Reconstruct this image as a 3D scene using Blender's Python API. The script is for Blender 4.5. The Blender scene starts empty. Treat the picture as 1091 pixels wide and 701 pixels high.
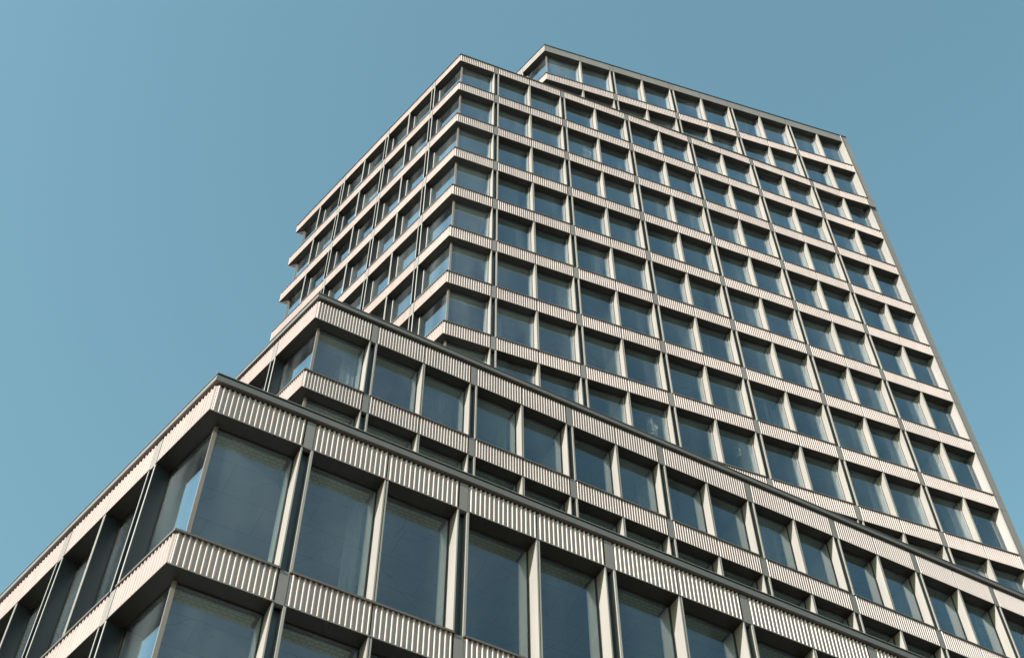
import bpy, math, random
from mathutils import Vector
random.seed(7)
U = 3.6            # metres per storey unit of the survey
EYE = 1.6
R = math.radians
col = bpy.context.scene.collection
sc = bpy.context.scene

# ------------------------------------------------------------------ materials
def newmat(name):
    m = bpy.data.materials.new(name); m.use_nodes = True
    nt = m.node_tree; nt.nodes.clear()
    out = nt.nodes.new('ShaderNodeOutputMaterial')
    return m, nt, out

def N(nt, kind, **kw):
    n = nt.nodes.new(kind)
    for k, v in kw.items():
        if k.startswith('i_'): n.inputs[k[2:].replace('_', ' ')].default_value = v
        else: setattr(n, k, v)
    return n

def metal_paint(name, rgb, metallic, rough, var=.06, streak=.05, spec=.5):
    m, nt, out = newmat(name); L = nt.links
    b = N(nt, 'ShaderNodeBsdfPrincipled'); L.new(b.outputs[0], out.inputs[0])
    b.inputs['Metallic'].default_value = metallic
    b.inputs['Specular IOR Level'].default_value = spec
    g = N(nt, 'ShaderNodeNewGeometry')
    mp = N(nt, 'ShaderNodeMapping'); mp.inputs['Scale'].default_value = (3.0, 3.0, .35); L.new(g.outputs['Position'], mp.inputs[0])
    n1 = N(nt, 'ShaderNodeTexNoise'); n1.inputs['Scale'].default_value = 1.4; n1.inputs['Detail'].default_value = 6; L.new(mp.outputs[0], n1.inputs['Vector'])
    n2 = N(nt, 'ShaderNodeTexNoise'); n2.inputs['Scale'].default_value = .35; L.new(g.outputs['Position'], n2.inputs['Vector'])
    hs = N(nt, 'ShaderNodeHueSaturation'); hs.inputs['Color'].default_value = (*rgb, 1)
    ma = N(nt, 'ShaderNodeMapRange'); ma.inputs[1].default_value = .3; ma.inputs[2].default_value = .7; ma.inputs[3].default_value = 1 - streak; ma.inputs[4].default_value = 1 + streak; L.new(n1.outputs[0], ma.inputs[0])
    mb = N(nt, 'ShaderNodeMapRange'); mb.inputs[1].default_value = .3; mb.inputs[2].default_value = .7; mb.inputs[3].default_value = 1 - var; mb.inputs[4].default_value = 1 + var; L.new(n2.outputs[0], mb.inputs[0])
    mu = N(nt, 'ShaderNodeMath', operation='MULTIPLY'); L.new(ma.outputs[0], mu.inputs[0]); L.new(mb.outputs[0], mu.inputs[1])
    L.new(mu.outputs[0], hs.inputs['Value']); L.new(hs.outputs[0], b.inputs['Base Color'])
    mr = N(nt, 'ShaderNodeMapRange'); mr.inputs[3].default_value = rough - .06; mr.inputs[4].default_value = rough + .08; L.new(n1.outputs[0], mr.inputs[0]); L.new(mr.outputs[0], b.inputs['Roughness'])
    return m

M_CLAD = metal_paint('champagne_cladding', (.395, .331, .315), .0, .42, .06, .05)
M_GREY = metal_paint('grey_panel', (.15, .136, .126), .0, .45, .05, .04)
M_FRAME = metal_paint('frame_metal', (.238, .222, .205), .1, .5, .04, .05)
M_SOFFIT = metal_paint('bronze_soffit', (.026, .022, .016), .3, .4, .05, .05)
M_FASCIA = metal_paint('fascia_panel', (.092, .086, .080), .0, .45, .05, .04)
M_JAMB_SHADE = metal_paint('shade_toned_jamb', (.016, .021, .026), .0, .5, .05, .05, .35)  # frame metal darkened: shade of the right-facing jambs put into its colour
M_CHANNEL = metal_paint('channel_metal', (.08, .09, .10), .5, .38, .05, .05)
M_CAP = metal_paint('cap_metal', (.11, .088, .075), .2, .4, .05, .05)
M_POST = metal_paint('post_metal', (.20, .17, .15), .3, .38, .04, .04)
M_ROOF = metal_paint('roof_membrane', (.12, .12, .115), .0, .85, .1, .1)

def mat_ceiling():
    m, nt, out = newmat('raw_concrete_ceiling'); L = nt.links
    b = N(nt, 'ShaderNodeBsdfPrincipled'); b.inputs['Roughness'].default_value = .85; L.new(b.outputs[0], out.inputs[0])
    g = N(nt, 'ShaderNodeNewGeometry')
    rot = N(nt, 'ShaderNodeMapping'); rot.inputs['Rotation'].default_value = (0, 0, R(-28)); L.new(g.outputs['Position'], rot.inputs[0])
    br = N(nt, 'ShaderNodeTexBrick'); br.inputs['Scale'].default_value = 1; br.inputs['Brick Width'].default_value = 1.9; br.inputs['Row Height'].default_value = .83
    br.inputs['Mortar Size'].default_value = .007; br.inputs['Mortar Smooth'].default_value = .2
    br.inputs['Color1'].default_value = (1, 1, 1, 1); br.inputs['Color2'].default_value = (.88, .88, .88, 1); br.inputs['Mortar'].default_value = (.45, .45, .45, 1)
    L.new(rot.outputs[0], br.inputs[0])
    nd = N(nt, 'ShaderNodeTexNoise'); nd.inputs['Scale'].default_value = 1.3; nd.inputs['Detail'].default_value = 4; L.new(g.outputs['Position'], nd.inputs['Vector'])
    ad = N(nt, 'ShaderNodeVectorMath', operation='MULTIPLY_ADD'); ad.inputs[1].default_value = (.7, .7, .7); L.new(nd.outputs['Color'], ad.inputs[0]); L.new(g.outputs['Position'], ad.inputs[2])
    vo = N(nt, 'ShaderNodeTexVoronoi', feature='DISTANCE_TO_EDGE'); vo.inputs['Scale'].default_value = .42; L.new(ad.outputs[0], vo.inputs['Vector'])
    cr = N(nt, 'ShaderNodeMapRange'); cr.inputs[1].default_value = .001; cr.inputs[2].default_value = .0045; cr.inputs[3].default_value = .5; cr.inputs[4].default_value = 1; L.new(vo.outputs[0], cr.inputs[0])
    v2 = N(nt, 'ShaderNodeTexVoronoi'); v2.inputs['Scale'].default_value = 3.1; L.new(g.outputs['Position'], v2.inputs['Vector'])
    sp = N(nt, 'ShaderNodeMapRange'); sp.inputs[1].default_value = .05; sp.inputs[2].default_value = .09; sp.inputs[3].default_value = .45; sp.inputs[4].default_value = 1; L.new(v2.outputs[0], sp.inputs[0])
    n3 = N(nt, 'ShaderNodeTexNoise'); n3.inputs['Scale'].default_value = .9; n3.inputs['Detail'].default_value = 7; n3.inputs['Roughness'].default_value = .65; L.new(g.outputs['Position'], n3.inputs['Vector'])
    mt = N(nt, 'ShaderNodeMapRange'); mt.inputs[1].default_value = .3; mt.inputs[2].default_value = .7; mt.inputs[3].default_value = .72; mt.inputs[4].default_value = 1.1; L.new(n3.outputs[0], mt.inputs[0])
    m1 = N(nt, 'ShaderNodeMath', operation='MULTIPLY'); L.new(cr.outputs[0], m1.inputs[0]); L.new(sp.outputs[0], m1.inputs[1])
    m2 = N(nt, 'ShaderNodeMath', operation='MULTIPLY'); L.new(m1.outputs[0], m2.inputs[0]); L.new(mt.outputs[0], m2.inputs[1])
    mx = N(nt, 'ShaderNodeMix', data_type='RGBA', blend_type='MULTIPLY'); mx.inputs[0].default_value = 1
    L.new(br.outputs[0], mx.inputs[6]); L.new(m2.outputs[0], mx.inputs[7])
    my = N(nt, 'ShaderNodeMix', data_type='RGBA', blend_type='MULTIPLY'); my.inputs[0].default_value = 1; my.inputs[7].default_value = (.27, .262, .275, 1)
    L.new(mx.outputs[2], my.inputs[6]); L.new(my.outputs[2], b.inputs['Base Color'])
    return m
M_CEIL = mat_ceiling()

def mat_vent():
    m, nt, out = newmat('perforated_strip'); L = nt.links
    b = N(nt, 'ShaderNodeBsdfPrincipled'); b.inputs['Roughness'].default_value = .5; L.new(b.outputs[0], out.inputs[0])
    g = N(nt, 'ShaderNodeNewGeometry')
    rot = N(nt, 'ShaderNodeMapping'); rot.inputs['Rotation'].default_value = (0, 0, R(-28)); L.new(g.outputs['Position'], rot.inputs[0])
    vo = N(nt, 'ShaderNodeTexBrick'); vo.inputs['Scale'].default_value = 1; vo.inputs['Brick Width'].default_value = .15; vo.inputs['Row Height'].default_value = .085; vo.inputs['Mortar Size'].default_value = .014
    vo.inputs['Color1'].default_value = (.50, .52, .40, 1); vo.inputs['Color2'].default_value = (.44, .47, .38, 1); vo.inputs['Mortar'].default_value = (.30, .33, .24, 1)
    L.new(rot.outputs[0], vo.inputs[0]); L.new(vo.outputs[0], b.inputs['Base Color'])
    return m
M_VENT = mat_vent()

def mat_simple(name, rgb, rough=.8):
    m, nt, out = newmat(name); b = N(nt, 'ShaderNodeBsdfPrincipled'); nt.links.new(b.outputs[0], out.inputs[0])
    n = N(nt, 'ShaderNodeTexNoise'); n.inputs['Scale'].default_value = 2.; n.inputs['Detail'].default_value = 5
    g = N(nt, 'ShaderNodeNewGeometry'); nt.links.new(g.outputs['Position'], n.inputs['Vector'])
    mx = N(nt, 'ShaderNodeMix', data_type='RGBA'); mx.inputs[6].default_value = (*[c * .82 for c in rgb], 1); mx.inputs[7].default_value = (*[min(1, c * 1.15) for c in rgb], 1)
    nt.links.new(n.outputs[0], mx.inputs[0]); nt.links.new(mx.outputs[2], b.inputs['Base Color']); b.inputs['Roughness'].default_value = rough
    return m
M_CORE = mat_simple('core_plaster', (.5, .49, .47))
M_FLOOR = mat_simple('screed_floor', (.42, .40, .37))
M_REVEAL = mat_simple('inner_reveal', (.80, .81, .77), .6)
M_GROUND = mat_simple('pale_paving', (.20, .19, .18), .9)

def mat_glass():
    m, nt, out = newmat('coated_glass'); L = nt.links
    tr = N(nt, 'ShaderNodeBsdfTransparent'); tr.inputs[0].default_value = (.785, .82, .85, 1)
    gl = N(nt, 'ShaderNodeBsdfGlossy'); gl.inputs['Roughness'].default_value = .015; gl.inputs[0].default_value = (.84, .92, 1, 1)
    g = N(nt, 'ShaderNodeNewGeometry')
    # gentle waviness of the sheet
    n = N(nt, 'ShaderNodeTexNoise'); n.inputs['Scale'].default_value = .55; n.inputs['Detail'].default_value = 1; L.new(g.outputs['Position'], n.inputs['Vector'])
    bp = N(nt, 'ShaderNodeBump'); bp.inputs['Strength'].default_value = .03; bp.inputs['Distance'].default_value = .3; L.new(n.outputs[0], bp.inputs['Height']); L.new(bp.outputs[0], gl.inputs['Normal'])
    dt = N(nt, 'ShaderNodeVectorMath', operation='DOT_PRODUCT'); L.new(g.outputs['Normal'], dt.inputs[0]); L.new(g.outputs['Incoming'], dt.inputs[1])
    ab = N(nt, 'ShaderNodeMath', operation='ABSOLUTE'); L.new(dt.outputs['Value'], ab.inputs[0])
    iv = N(nt, 'ShaderNodeMath', operation='SUBTRACT', use_clamp=True); iv.inputs[0].default_value = 1; L.new(ab.outputs[0], iv.inputs[1])
    pw = N(nt, 'ShaderNodeMath', operation='POWER'); pw.inputs[1].default_value = 6; L.new(iv.outputs[0], pw.inputs[0])
    ad = N(nt, 'ShaderNodeMath', operation='MULTIPLY_ADD', use_clamp=True); ad.inputs[1].default_value = 3.4; ad.inputs[2].default_value = .08; L.new(pw.outputs[0], ad.inputs[0])
    mx = N(nt, 'ShaderNodeMixShader'); L.new(ad.outputs[0], mx.inputs[0]); L.new(tr.outputs[0], mx.inputs[1]); L.new(gl.outputs[0], mx.inputs[2]); 
    # a thin uneven veil of dust on the sheet
    mp = N(nt, 'ShaderNodeMapping'); mp.inputs['Scale'].default_value = (1.1, 1.1, .22); L.new(g.outputs['Position'], mp.inputs[0])
    n2 = N(nt, 'ShaderNodeTexNoise'); n2.inputs['Scale'].default_value = .9; n2.inputs['Detail'].default_value = 3; n2.inputs['Roughness'].default_value = .45; L.new(mp.outputs[0], n2.inputs['Vector'])
    mr = N(nt, 'ShaderNodeMapRange'); mr.inputs[1].default_value = .38; mr.inputs[2].default_value = .72; mr.inputs[3].default_value = .002; mr.inputs[4].default_value = .052; L.new(n2.outputs[0], mr.inputs[0])
    df = N(nt, 'ShaderNodeBsdfDiffuse'); df.inputs[0].default_value = (.60, .70, .74, 1)
    m3 = N(nt, 'ShaderNodeMixShader'); L.new(mr.outputs[0], m3.inputs[0]); L.new(mx.outputs[0], m3.inputs[1]); L.new(df.outputs[0], m3.inputs[2]); L.new(m3.outputs[0], out.inputs[0])
    return m
M_GLASS = mat_glass()
def mat_sheer():
    m, nt, out = newmat('sheer_curtain'); L = nt.links
    tr = N(nt, 'ShaderNodeBsdfTransparent'); df = N(nt, 'ShaderNodeBsdfDiffuse'); df.inputs[0].default_value = (.72, .76, .78, 1)
    tl = N(nt, 'ShaderNodeBsdfTranslucent'); tl.inputs[0].default_value = (.72, .76, .78, 1)
    m1 = N(nt, 'ShaderNodeMixShader'); m1.inputs[0].default_value = .4; L.new(df.outputs[0], m1.inputs[1]); L.new(tl.outputs[0], m1.inputs[2])
    g = N(nt, 'ShaderNodeNewGeometry'); mp = N(nt, 'ShaderNodeMapping'); mp.inputs['Scale'].default_value = (1, 1, .02); L.new(g.outputs['Position'], mp.inputs[0])
    n = N(nt, 'ShaderNodeTexNoise'); n.inputs['Scale'].default_value = 7; n.inputs['Detail'].default_value = 2; L.new(mp.outputs[0], n.inputs['Vector'])
    mr = N(nt, 'ShaderNodeMapRange'); mr.inputs[1].default_value = .35; mr.inputs[2].default_value = .65; mr.inputs[3].default_value = .12; mr.inputs[4].default_value = .42; L.new(n.outputs[0], mr.inputs[0])
    m2 = N(nt, 'ShaderNodeMixShader'); L.new(mr.outputs[0], m2.inputs[0]); L.new(tr.outputs[0], m2.inputs[1]); L.new(m1.outputs[0], m2.inputs[2]); L.new(m2.outputs[0], out.inputs[0])
    return m
M_SHEER = mat_sheer()

# ------------------------------------------------------------------ mesh helper
class MB:
    """collects faces given in a facade's own frame: s along, w outward, z up (survey units)"""
    def __init__(s): s.v = []; s.f = []; s.m = []; s.mats = []
    def mi(s, mat):
        if mat not in s.mats: s.mats.append(mat)
        return s.mats.index(mat)
    def quad(s, pts, mat):
        i = len(s.v); s.v += pts; s.f.append(tuple(range(i, i + len(pts)))); s.m.append(s.mi(mat))
    def hexa(s, c, mat):
        i = len(s.v); s.v += c; k = s.mi(mat)
        for f in ((0, 3, 2, 1), (4, 5, 6, 7), (0, 1, 5, 4), (1, 2, 6, 5), (2, 3, 7, 6), (3, 0, 4, 7)):
            s.f.append(tuple(i + j for j in f)); s.m.append(k)
    def prism(s, poly, z0, z1, mat, mat_bottom=None, mat_top=None):
        n = len(poly); i = len(s.v)
        s.v += [(x, y, z0) for x, y in poly] + [(x, y, z1) for x, y in poly]
        s.f.append(tuple(i + j for j in reversed(range(n)))); s.m.append(s.mi(mat_bottom or mat))
        s.f.append(tuple(i + n + j for j in range(n))); s.m.append(s.mi(mat_top or mat))
        for j in range(n):
            k = (j + 1) % n; s.f.append((i + j, i + k, i + n + k, i + n + j)); s.m.append(s.mi(mat))
    def build(s, name, parent=None, kind=None, label=None):
        me = bpy.data.meshes.new(name)
        me.from_pydata([(x * U, y * U, z * U + EYE) for x, y, z in s.v], [], s.f)
        for mt in s.mats: me.materials.append(mt)
        me.polygons.foreach_set('material_index', s.m); me.update()
        o = bpy.data.objects.new(name, me); col.objects.link(o)
        if parent: o.parent = parent
        if kind: o['kind'] = kind
        if label: o['label'] = label
        return o

class Face:
    """one facade plane: origin corner, direction, outward side; m0/m1 mitre factors at its two ends"""
    def __init__(f, O, ang, left, length, m0=0, m1=0):
        a = R(ang); f.O = O; f.left = left; f.e = (math.cos(a), math.sin(a)); f.len = length; f.m0 = m0; f.m1 = m1
        f.n = (-math.sin(a), math.cos(a)) if left else (math.sin(a), -math.cos(a))
    def P(f, s, w, z):
        # mitred ends: s slides with depth near a corner
        if abs(s) < 1e-6: s = -w * f.m0
        elif abs(s - f.len) < 1e-6: s = f.len + w * f.m1
        return (f.O[0] + f.e[0] * s + f.n[0] * w, f.O[1] + f.e[1] * s + f.n[1] * w, z)
    def box(f, mb, s0, s1, w0, w1, z0, z1, mat):
        c = [f.P(s, w, z) for z in (z0, z1) for s, w in ((s0, w1), (s1, w1), (s1, w0), (s0, w0))]
        mb.hexa(c, mat)

HS = .2402
Z0 = 19.6314
DEP = .108       # depth of the reveals (set again for the upper tiers)
LIP = .004       # front edge of the shade-coloured jambs, left in frame colour as if sunlit
FIN = .0085      # thickness of a reveal plate
CW = .058        # width of a column between its fins

def corrugated(f, mb, s0, s1, zb, zt, pitch, depth=.0125):
    L = s1 - s0; n = max(1, round(L / pitch)); p = L / n
    prof = []
    for k in range(n):
        a = s0 + k * p
        prof += [(a + .05 * p, -depth), (a + .33 * p, -depth), (a + .52 * p, 0), (a + .66 * p, 0)]
    prof = [(s0, -depth)] + prof + [(s1, -depth)]
    i = len(mb.v); k = mb.mi(M_CLAD)
    for s, w in prof:
        mb.v += [f.P(s, w, zb), f.P(s, w, zt)]
    for j in range(len(prof) - 1):
        a = i + 2 * j; mb.f.append((a, a + 2, a + 3, a + 1)); mb.m.append(k)

def spandrel(f, segs, zb, zt, pitch, parent, parapet=0, flat=False, label=None):
    """a corrugated band between columns; segs = list of (s0,s1) panels"""
    mb = MB()
    for s0, s1 in segs:
        if flat: f.box(mb, s0 + .003, s1 - .003, -.02, -.001, zb + .004, zt - .002, M_GREY)
        else: corrugated(f, mb, s0 + .003, s1 - .003, zb + .004, zt - .002, pitch)
    # backing, closed behind the sheet
    a, b = segs[0][0], segs[-1][1]
    f.box(mb, a, b, -DEP + .004, -.021, zb + .004, zt - .003, M_SOFFIT)
    o = mb.build('spandrel', parent, label=label)
    tr = MB()
    for (s0, s1) in merge(segs):
        f.box(tr, s0, s1, -DEP - .003, .0012, zb - .003, zb + .0035, M_SOFFIT)
        f.box(tr, s0, s1, .0014, .0034, zb - .0032, zb + .0042, M_GREY)
    tr.build('soffit', o)
    cp = MB()
    if parapet <= 0:
        for (s0, s1) in merge(segs):
            f.box(cp, s0, s1, -DEP - .004, .0075, zt - .001, zt + .0065, M_CAP)
            f.box(cp, s0, s1, .0035, .0078, zt - .008, zt - .0012, M_CAP)
        cp.build('sill_cap', o)
    return o

def merge(segs):
    r = [list(segs[0])]
    for a, b in segs[1:]:
        if abs(a - r[-1][1]) < 1e-4: r[-1][1] = b
        else: r.append([a, b])
    return r

# perspective of the photograph's camera, only to rank windows by how large they show
CF, CP, CR = 1538.9, .9779, -.0063
def proj(x, y, z):
    d = y * math.cos(CP) + z * math.sin(CP); up = -y * math.sin(CP) + z * math.cos(CP)
    if d <= 0: return (-1e5, -1e5)
    X = CF * x / d; Y = -CF * up / d
    return 545.5 + X, 350.5 + Y

pending = []      # windows: (visible size, builder)
def window(f, s0, s1, z0, z1, cornerA, cornerB, vent, hidden=0):
    D = DEP
    pts = [proj(*f.P(s, -.0, z)) for s, z in ((s0, z0), (s1, z0), (s1, z1), (s0, z1))]
    A = abs(sum(pts[i][0] * pts[(i + 1) % 4][1] - pts[(i + 1) % 4][0] * pts[i][1] for i in range(4))) / 2
    cx = sum(p[0] for p in pts) / 4; cy = sum(p[1] for p in pts) / 4
    if not (-30 < cx < 1120 and -30 < cy < 730): A *= .01
    A *= (1 - hidden)
    def frame(mb):
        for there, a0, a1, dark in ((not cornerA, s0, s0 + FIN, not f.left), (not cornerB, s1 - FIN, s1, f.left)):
            if there:      # left jamb coloured as shaded, its edge as lit; right jamb plain frame metal
                f.box(mb, a0, a1, -D, -LIP if dark else 0, z0 + .006, z1 - .0035, M_JAMB_SHADE if dark else M_FRAME)
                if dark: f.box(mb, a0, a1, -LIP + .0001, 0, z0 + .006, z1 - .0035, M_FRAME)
        a = s0 + (0 if cornerA else FIN + .0003); b = s1 - (0 if cornerB else FIN + .0003)
        # frame round the glass
        t = .007
        for q0, q1, y0, y1 in ((a, b, z0 + .0067, z0 + .0067 + t), (a, b, z1 - .004 - t * .8, z1 - .004)):
            f.box(mb, q0, q1, -D - .004, -D + .010, y0, y1, M_SOFFIT)
        if not cornerA: f.box(mb, a, a + t, -D - .004, -D + .0085, z0 + .0142, z1 - .0102, M_SOFFIT)
        if not cornerB: f.box(mb, b - t, b, -D - .004, -D + .0085, z0 + .0142, z1 - .0102, M_SOFFIT)
        if D < .1 and not cornerB:     # upper tiers: a light casement stile beside the pane
            if f.left: f.box(mb, b - .022, b - t - .0002, -D - .003, -D + .016, z0 + .0142, z1 - .012, M_FRAME)
            else: f.box(mb, b - .019, b - t - .0002, -D - .003, -D + .012, z0 + .0142, z1 - .012, M_FRAME)
        # inner reveal boards behind the glass
        if not cornerA: f.box(mb, s0 - .012, s0 + .010, -D - .075, -D - .006, z0 + .01, z1 - .004, M_REVEAL)
        if not cornerB: f.box(mb, s1 - .018, s1 + .012, -D - .10, -D - .006, z0 + .01, z1 - .004, M_REVEAL)
    def pane(mb):
        a = s0 + (0 if cornerA else FIN + .010); b = s1 - (0 if cornerB else FIN + .010)
        f.box(mb, a, b, -D, -D + .005, z0 + .016, z1 - .012, M_GLASS)
    def strip(mb):
        a = s0 + (.09 if cornerA else .03); b = s1 - (.09 if cornerB else .04)
        f.box(mb, a, b, -D - .100, -D - .022, z1 - .012, z1 - .0045, M_VENT)
    cover = random.choice((.25, .4, .55, .9)) if random.random() < (.16 if D > .107 else .34) else 0
    side = random.random() < .7
    def sheer(mb):
        # hangs in shallow folds just inside the glass
        a = s0 + .05; b = s1 - .03
        if cornerA: a += .12
        if cornerB: b -= .2
        wd = (b - a) * cover; a, b = (b - wd, b) if side else (a, a + wd)
        n = max(4, int(wd / .02)); st = (b - a) / n
        for k in range(n):
            w0, w1 = (-D - .135, -D - .123) if k % 2 else (-D - .123, -D - .135)
            mb.quad([f.P(a + k * st, w0, z0 + .02), f.P(a + (k + 1) * st, w1, z0 + .02), f.P(a + (k + 1) * st, w1, z1 - .013), f.P(a + k * st, w0, z1 - .013)], M_SHEER)
    pending.append([A, frame, pane, strip if vent else None, sheer if cover else None])

def column(f, sc_, bands, parent, ribbed, width=CW, edge=False):
    """vertical strip at position sc_: grey block at each spandrel, dark channel between"""
    mb = MB(); h = width / 2
    for i, (zb, zt) in enumerate(bands):
        f.box(mb, sc_ - h + .003, sc_ + h - .003, -.03, -.002, zb - .001, zt - .004, M_GREY)
        if i + 1 < len(bands):
            nzb, nzt = bands[i + 1]
            za, zc = nzt - .0005, zb - .0035
            if edge:
                f.box(mb, sc_ - h + .014, sc_ + h - .003, -.03, -.002, za, zc - .003, M_GREY)
                f.box(mb, sc_ - h + .0005, sc_ - h + .0135, -.10, -.05, za, zc, M_SOFFIT)
            else:
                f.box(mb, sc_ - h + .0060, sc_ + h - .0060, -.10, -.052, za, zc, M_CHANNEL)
                # side walls of the channel: plain at a viewer's right, shade painted in at the left
                f.box(mb, sc_ - h + .0004, sc_ - h + .0056, -.085, -.0008, za, zc, M_FRAME if f.left else M_JAMB_SHADE)
                f.box(mb, sc_ + h - .0056, sc_ + h - .0004, -.085, -.0008, za, zc, M_JAMB_SHADE if f.left else M_FRAME)
                if ribbed:
                    n = 4; p = (width - .014) / n
                    for k in range(n):
                        f.box(mb, sc_ - h + .007 + k * p, sc_ - h + .007 + (k + .5) * p, -.0515, -.044, za + .001, zc - .001, M_CHANNEL)
    return mb.build('column', parent)

def corner_post(f, bands, parent):
    mb = MB(); m = f.m0
    for i in range(len(bands) - 1):
        z0, z1 = bands[i + 1][1], bands[i][0]
        w = -DEP + .010; t = .011
        s = -w * m
        c = []
        for z in (z0 + .006, z1 - .0035):
            for ds, dw in ((-t, t), (t, t), (t, -t), (-t, -t)):
                ss = s + ds; ww = w + dw
                c.append((f.O[0] + f.e[0] * ss + f.n[0] * ww, f.O[1] + f.e[1] * ss + f.n[1] * ww, z))
        mb.hexa(c, M_POST)
    return mb.build('corner_post', parent)

def facade(f, items, bands, pitch, parent, ribbed=False, vent=False, cornerA=True, cornerB=False, flat_top=False, hide=None, parapet_top=True, lastedge=False, rib_count=None):
    """items: list of (s, 'c' | 'm' | 'e') between s=0 and s=f.len"""
    # spandrel panels
    bounds = [(0, 'corner', 0)] + [(s, k, 0) for s, k in items] + [(f.len, 'end', 0)]
    halfw = {'corner': 0, 'end': 0, 'c': CW / 2, 'm': 0, 'e': .055}
    for i, (zb, zt) in enumerate(bands):
        segs = []
        for (a, ka, _), (b, kb, _) in zip(bounds, bounds[1:]):
            if ka == 'e': continue
            s0 = a + halfw[ka]; s1 = b - halfw[kb]
            segs.append((s0, s1))
        spandrel(f, segs, zb, zt, pitch, parent, parapet=1 if (i == 0 and parapet_top) else 0, flat=(flat_top and i == 0))
    for s, k in items:
        if k == 'c': column(f, s, bands, parent, ribbed)
        if k == 'e': column(f, s, bands, parent, False, .11, True)
    G = .0028
    for i in range(len(bands) - 1):
        z0, z1 = bands[i + 1][1], bands[i][0]
        for (a, ka, _), (b, kb, _) in zip(bounds, bounds[1:]):
            if ka == 'e': continue
            cA = ka == 'corner'; cB = kb == 'end' and cornerB
            if kb == 'end' and not cornerB and ka != 'c' and ka != 'm': continue
            s0 = a + (CW / 2 - FIN * 0 if ka == 'c' else G if ka == 'm' else 0)
            s1 = b - (CW / 2 if kb == 'c' else .055 if kb == 'e' else G if kb == 'm' else 0)
            h = hide(i, (s0 + s1) / 2) if hide else 0
            window(f, s0, s1, z0, z1, cA, cB, vent, h)
    # strips closing the grooves of the mullions
    for s, k in items:
        if k == 'm':
            mb = MB()
            for i in range(len(bands) - 1):
                f.box(mb, s - G + .0002, s + G - .0002, -DEP + .0, -.012, bands[i + 1][1] + .007, bands[i][0] - .004, M_SOFFIT)
            mb.build('mullion', parent)

def parapet(f, zt, ztop, parent, fascia):
    """coping above the top band"""
    mb = MB()
    f.box(mb, 0, f.len, -.115, -.012, zt - .002, ztop - .010, M_SOFFIT)
    if fascia > 0:
        zf = ztop - fascia
        f.box(mb, 0, f.len, -.011, .017, zf, ztop - .026, M_FASCIA)
        f.box(mb, 0, f.len, -.0105, .0160, zf - .0012, zf - .0001, M_CAP)
        f.box(mb, 0, f.len, -.0115, .011, ztop - .0258, ztop - .0055, M_SOFFIT)
        f.box(mb, 0, f.len, -.12, .0165, ztop - .005, ztop, M_GREY)
    else:
        f.box(mb, 0, f.len, -.12, .012, ztop - .010, ztop, M_CAP)
    return mb.build('parapet_cap', parent)

def partitions(f, ss, bands, parent, depth=1.0, p=.55):
    mb = MB()
    for i in range(len(bands) - 1):
        for s in ss:
            if random.random() < p:
                f.box(mb, s - .018, s + .018, -depth, -DEP - .03, bands[i + 1][1] - .003, bands[i][0] - .0048, M_CORE)
    mb.build('partition_wall', parent)

def cot(deg): return 1 / math.tan(R(deg))

# ------------------------------------------------------------------ the building
bld = bpy.data.objects.new('office_building', None); col.objects.link(bld)
bld.location = (0, 0, 0)
bld['label'] = 'tall stepped office building with ribbed champagne metal bands and recessed windows'
bld['category'] = 'building'

def tier_faces(O, aF, lenF, lenL, lm0=None, aL=132.7113, third=False):
    half = (aL - aF) / 2
    m = cot(half)
    fF = Face(O, aF, False, lenF, m, 0)
    fL = Face(O, aL, True, lenL, m, cot((180 - (aL - aF)) / 2) if third else 0)
    return fF, fL

def inset_poly(O, aF, lenF, aL, lenL, d):
    """parallelogram footprint shrunk by d"""
    e = (math.cos(R(aF)), math.sin(R(aF))); u = (math.cos(R(aL)), math.sin(R(aL)))
    sn = math.sin(R(aL - aF)); k = d / sn
    def pt(a, b): return (O[0] + e[0] * a + u[0] * b, O[1] + e[1] * a + u[1] * b)
    return [pt(k, k), pt(lenF - k, k), pt(lenF - k, lenL - k), pt(k, lenL - k)]

def slabs(O, aF, lenF, aL, lenL, bands, parent, core=1.15, top=None):
    poly = inset_poly(O, aF, lenF, aL, lenL, .109)
    for i, (zb, zt) in enumerate(bands):
        mb = MB(); mb.prism(poly, zb - .0045, zt - .005, M_CORE, M_CEIL, M_FLOOR if i else M_ROOF)
        mb.build('roof_slab' if i == 0 else 'floor_slab', parent)
    cp = inset_poly(O, aF, lenF, aL, lenL, core)
    mb = MB()
    for i in range(len(bands) - 1):
        mb.prism(cp, bands[i + 1][1] - .004, bands[i][0] - .006, M_CORE)
    mb.build('core_wall', parent)

AL = 132.7113
# --- tower shaft
DEP = .094
aT = 21.4912; TO = (-.7174, 8.3936); bT = 1.0284; cT = .5584
tb = [(Z0 - .0417 - HS + .012, Z0 - .0417)] + [(Z0 - k - HS, Z0 - k) for k in range(1, 11)]
tF, tL = tier_faces(TO, aT, 6.79, 3.86, third=True)
it = []
for k in range(6): it += [(cT + k * bT, 'c'), (cT + (k + .5) * bT, 'm')]
it += [(6.79 - .055, 'e')]
hideT = lambda i, s: 0 if i <= 7 else .6 if i == 8 and s > 4 else 1
hideT2 = lambda i, s: 0 if i + s * .9 < 7 else .95
facade(tF, it, tb, .0270, bld, ribbed=False, vent=True, hide=hideT, cornerB=False)
il = [(.590, 'c'), (1.125, 'm'), (1.640, 'c'), (2.165, 'm'), (2.680, 'c'), (3.235, 'm')]
facade(tL, il, tb, .0270, bld, ribbed=True, cornerB=True, hide=hideT2)
corner_post(tF, tb, bld)
parapet(tF, tb[0][1] - .012, tb[0][1], bld, 0); parapet(tL, tb[0][1] - .012, tb[0][1], bld, 0)
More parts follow.
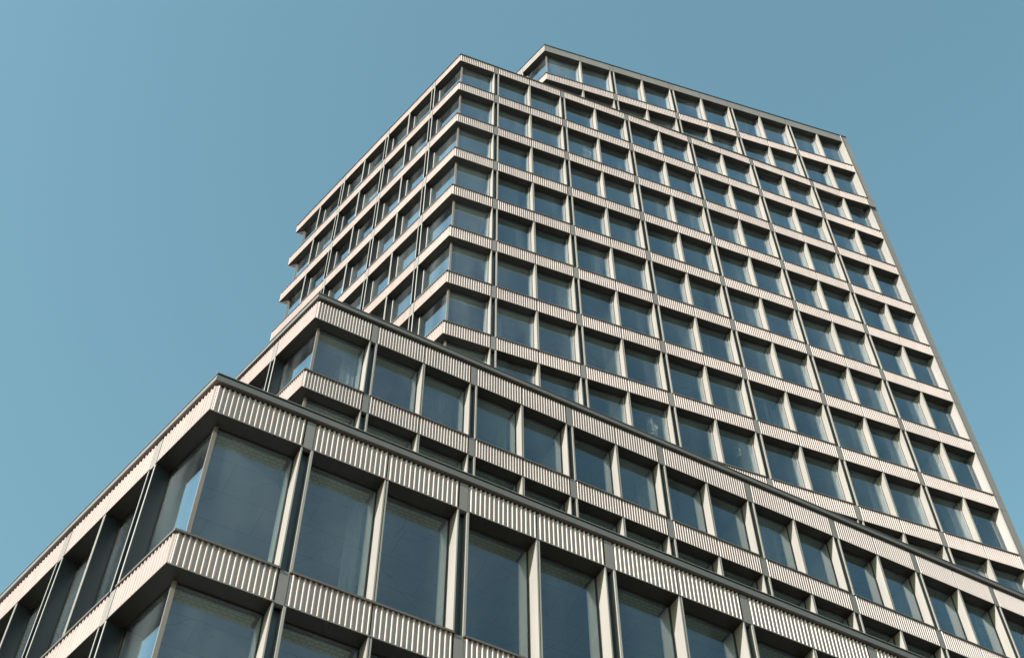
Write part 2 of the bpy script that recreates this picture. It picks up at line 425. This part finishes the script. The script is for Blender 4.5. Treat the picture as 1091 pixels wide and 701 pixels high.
# the far end of the left front, seen only through its corner glass
E0 = (TO[0] + tL.e[0] * 3.86, TO[1] + tL.e[1] * 3.86)
tE = Face(E0, aT, True, 6.79, tL.m1, 0)
for zb, zt in tb:
    mb = MB(); tE.box(mb, 0, 6.79, -.108, -.001, zb, zt, M_CLAD); mb.build('rear_band', bld)
mb = MB()
for i in range(len(tb) - 1): tE.box(mb, 0, .75, -DEP, -DEP + .005, tb[i + 1][1], tb[i][0], M_GLASS)
mb.build('rear_glazing', bld)
mb = MB()
for i in range(len(tb) - 1): tE.box(mb, .27, .56, -DEP - .05, -DEP - .03, tb[i + 1][1], tb[i][0] - .01, M_REVEAL)  # pale panel added so the corner glass shows a bright strip
mb.build('curtain', bld)
mb = MB()
for i in range(len(tb) - 1): tE.box(mb, .75, 6.79, -DEP, -.01, tb[i + 1][1], tb[i][0], M_GREY)
mb.build('rear_wall', bld)
corner_post(tE, tb, bld)
slabs(TO, aT, 6.79, AL, 3.86, tb, bld)
partitions(tF, [s for s, k in it if k != 'e' and s > .5], tb, bld, p=.4)
partitions(tL, [s for s, k in il if k == 'c' and s < 3], tb, bld, p=.3)
# the tower's right flank
rO = (TO[0] + tF.e[0] * 6.79, TO[1] + tF.e[1] * 6.79)
fR = Face(rO, AL, False, 3.86, 0, 0)
mb = MB(); fR.box(mb, 0.035, 3.859, -.105, -.001, tb[-1][0], Z0 - .045, M_GREY); mb.build('flank_wall', bld)

# --- penthouse
aP = 18.4107; PO = (.5479, 9.161); pc = 1.137; bP = 1.0271
pb = [(Z0 + 1.0243 + 1.0798 - .235, Z0 + 1.0243 + 1.0798), (Z0 + 1.0243 - HS, Z0 + 1.0243), (Z0 - .0417 - HS, Z0 - .0420)]
LP = pc + 4 * bP + .065
pF, pL = tier_faces(PO, aP, LP, 3.0)
ip = [(.60, 'm'), (pc, 'c')]
for k in range(4): ip += [(pc + (k + .5) * bP, 'm'), (pc + (k + 1) * bP, 'c')]
ip[-1] = (LP - .055, 'e')
facade(pF, ip, pb, .0270, bld, vent=True, flat_top=True, hide=lambda i, s: 0 if i == 0 else .7)
facade(pL, [(.55, 'c'), (1.1, 'm'), (1.6, 'c'), (2.1, 'm'), (2.6, 'c')], pb, .0270, bld, ribbed=True, flat_top=True, hide=lambda i, s: .9)
corner_post(pF, pb, bld)
parapet(pF, pb[0][1] - .012, pb[0][1], bld, 0); parapet(pL, pb[0][1] - .012, pb[0][1], bld, 0)
slabs(PO, aP, LP, AL, 3.0, pb, bld, core=1.0)
partitions(pF, [s for s, k in ip if k == 'c'], pb, bld, depth=.9, p=.5)
rO = (PO[0] + pF.e[0] * LP, PO[1] + pF.e[1] * LP)
fR = Face(rO, AL, False, 3.0, 0, 0)
mb = MB(); fR.box(mb, 0.035, 2.999, -.105, -.001, Z0 - .04, pb[0][1] - .003, M_GREY); mb.build('flank_wall', bld)

# --- middle tier
DEP = .106
aM = 28.1679; MO = (-1.6964, 6.8676); bM = .9776; cM = .5565
MT = 10.7632
mbd = [(Z0 - 9 - HS, Z0 - 9 + .03), (Z0 - 10 - HS, Z0 - 10), (Z0 - 11 - HS, Z0 - 11), (Z0 - 12 - HS, Z0 - 12)]
LM = cM + 9 * bM + .2
mF, mL = tier_faces(MO, aM, LM, 4.0)
im = []
for k in range(9): im += [(cM + k * bM, 'c'), (cM + (k + .5) * bM, 'm')]
im += [(cM + 9 * bM, 'c')]
facade(mF, im, mbd, .0268, bld, vent=True, hide=lambda i, s: 0 if i == 0 else .6 if i == 1 else 1)
facade(mL, [(.60, 'c'), (1.09, 'm'), (1.58, 'c'), (2.07, 'm'), (2.56, 'c'), (3.05, 'm'), (3.54, 'c')], mbd, .0268, bld, ribbed=True, vent=False, hide=lambda i, s: 0 if i == 0 and s < .7 else .9)
corner_post(mF, mbd, bld)
parapet(mF, mbd[0][1] - .002, MT, bld, .072); parapet(mL, mbd[0][1] - .002, MT, bld, .072)
slabs(MO, aM, LM, AL, 4.0, mbd, bld)
partitions(mF, [s for s, k in im if k == 'c' and s > 1], mbd, bld, p=.6)

# --- lower tier
DEP = .110
LO = (-1.663, 4.7886); cL = .5843; hL = 6.3369 - 5.1237
LT = 6.6601; HL = .2345
lb = [(6.3369, 6.3369 + HL + .005)] + [(6.3369 - k * hL, 6.3369 - k * hL + HL) for k in range(1, 5)]
LL = cL + 8 * bM + .2
lF, lL = tier_faces(LO, aM, LL, 6.0)
ill = []
for k in range(8): ill += [(cL + k * bM, 'c'), (cL + (k + .5) * bM, 'm')]
ill += [(cL + 8 * bM, 'c')]
facade(lF, ill, lb, .0306, bld, vent=True, hide=lambda i, s: 0 if i < 2 else 1)
ilf = []
for k in range(6): ilf += [(.550 + k * .956, 'c'), (.550 + (k + .5) * .956, 'm')]
ilf = ilf[:-1]
facade(lL, ilf, lb, .0306, bld, ribbed=True, vent=False, hide=lambda i, s: 0 if i < 2 else 1)
corner_post(lF, lb, bld)
parapet(lF, lb[0][1] - .002, LT, bld, .070); parapet(lL, lb[0][1] - .002, LT, bld, .070)
slabs(LO, aM, LL, AL, 6.0, lb, bld)
# plinth down to the street
mb = MB(); mb.prism(inset_poly(LO, aM, LL, AL, 6.0, .03), -EYE / U + .002, lb[-1][0] - .004, M_GREY); mb.build('plinth', bld)

# pale uneven marks on three panes
def mat_mark():
    m, nt, out = newmat('pale_mark'); L = nt.links
    d = N(nt, 'ShaderNodeBsdfPrincipled'); d.inputs['Base Color'].default_value = (.55, .58, .60, 1); d.inputs['Roughness'].default_value = .3
    g = N(nt, 'ShaderNodeNewGeometry'); n = N(nt, 'ShaderNodeTexNoise'); n.inputs['Scale'].default_value = 3.2; n.inputs['Detail'].default_value = 6; n.inputs['Distortion'].default_value = 2.5; L.new(g.outputs['Position'], n.inputs['Vector'])
    mr = N(nt, 'ShaderNodeMapRange'); mr.inputs[1].default_value = .45; mr.inputs[2].default_value = .62; mr.inputs[3].default_value = 0; mr.inputs[4].default_value = .16; L.new(n.outputs[0], mr.inputs[0]); L.new(mr.outputs[0], d.inputs['Alpha']); L.new(d.outputs[0], out.inputs[0])
    return m
M_MARK = mat_mark()
def add_mark(f, s, z, rs, rz, seed):
    rr = random.Random(seed); mb = MB(); n = 18; pts = []
    for k in range(n):
        t = k / n * 2 * math.pi; q = rr.uniform(.6, 1.05)
        pts.append((s + rs * q * math.cos(t), z + rz * q * math.sin(t)))
    for w in (-DEP + .0056, -DEP + .0062):
        mb.quad([f.P(a, w, b) for a, b in pts], M_MARK)
    mb.build('pale_mark', bld)
DEP = .094
add_mark(tF, cT + 1.34 * bT, Z0 - 2 + .33, .085, .20, 1)
add_mark(tF, cT + 1.77 * bT, Z0 - 8 + .38, .07, .17, 2)
add_mark(tF, cT + 2.75 * bT, Z0 - 8 + .42, .06, .12, 3)
for s in (.52, 1.05, 1.16, 2.3):
    mb = MB(); pF.box(mb, s - .02, s + .02, -.05, -.02, pb[0][1] + .0003, pb[0][1] + .014, M_CLAD); mb.build('roof_anchor', bld)

# windows: the hundred that show largest are parts of their own, the rest one mass
pending.sort(key=lambda p: -p[0])
for A, fr, pa, st, sh in pending[:100]:
    mb = MB(); fr(mb); w = mb.build('window', bld)
    mb = MB(); pa(mb); mb.build('pane', w)
    if st: mb = MB(); st(mb); mb.build('ceiling_strip', w)
    if sh: mb = MB(); sh(mb); mb.build('curtain', w)
mf, mp_, ms, mc = MB(), MB(), MB(), MB()
for A, fr, pa, st, sh in pending[100:]:
    fr(mf); pa(mp_)
    if st: st(ms)
    if sh: sh(mc)
w = mf.build('window', bld, kind='stuff'); mp_.build('pane', w, kind='stuff'); ms.build('ceiling_strip', w, kind='stuff'); mc.build('curtain', w, kind='stuff')

# ------------------------------------------------------------------ ground
mb = MB(); g = 900
mb.quad([(-g, -g, -EYE / U), (g, -g, -EYE / U), (g, g, -EYE / U), (-g, g, -EYE / U)], M_GROUND)
mb.build('ground', kind='structure')

# ------------------------------------------------------------------ light
SUN_AZ, SUN_EL = 220.0, 27.0      # direction the sun stands in, measured from +X
w = bpy.data.worlds.new('World'); sc.world = w; w.use_nodes = True
nt = w.node_tree; nt.nodes.clear()
sky = nt.nodes.new('ShaderNodeTexSky'); sky.sky_type = 'NISHITA'; sky.sun_disc = False
sky.sun_elevation = R(SUN_EL); sky.sun_rotation = R((90 - SUN_AZ) % 360)
sky.air_density = 1.6; sky.dust_density = 2.2; sky.ozone_density = 1.0
bg = nt.nodes.new('ShaderNodeBackground'); bg.inputs[1].default_value = .09
wo = nt.nodes.new('ShaderNodeOutputWorld')
tint = nt.nodes.new('ShaderNodeMix'); tint.data_type = 'RGBA'; tint.blend_type = 'MULTIPLY'; tint.inputs[0].default_value = 1
tint.inputs[7].default_value = (.87, 1.16, 1.015, 1)      # the photograph's colour balance
nt.links.new(sky.outputs[0], tint.inputs[6]); nt.links.new(tint.outputs[2], bg.inputs[0]); nt.links.new(bg.outputs[0], wo.inputs[0])
sd = bpy.data.lights.new('sun', 'SUN'); sd.energy = 5; sd.angle = R(.5); sd.color = (1, .955, .918)
so = bpy.data.objects.new('sun', sd); col.objects.link(so)
d = Vector((math.cos(R(SUN_AZ)) * math.cos(R(SUN_EL)), math.sin(R(SUN_AZ)) * math.cos(R(SUN_EL)), math.sin(R(SUN_EL))))
so.rotation_euler = d.to_track_quat('Z', 'Y').to_euler(); so.location = d * 200

# ------------------------------------------------------------------ camera
cam = bpy.data.cameras.new('camera'); co = bpy.data.objects.new('camera', cam); col.objects.link(co)
co.location = (0, 0, EYE)
from mathutils import Matrix
co.rotation_euler = (Matrix.Rotation(math.pi / 2 + CP, 4, 'X') @ Matrix.Rotation(CR, 4, 'Z')).to_euler()
cam.sensor_width = 36; cam.lens = CF / 1091 * 36; cam.clip_end = 5000; cam.clip_start = .1
sc.camera = co
sc.render.resolution_x = 1024; sc.render.resolution_y = 657
sc.view_settings.view_transform = 'Standard'; sc.view_settings.look = 'None'; sc.view_settings.gamma = 1; sc.view_settings.exposure = 1.19
sc.cycles.use_denoising = True
sc.cycles.max_bounces = 10; sc.cycles.transparent_max_bounces = 16; sc.cycles.glossy_bounces = 5; sc.cycles.diffuse_bounces = 4
sc.cycles.caustics_reflective = False; sc.cycles.caustics_refractive = False
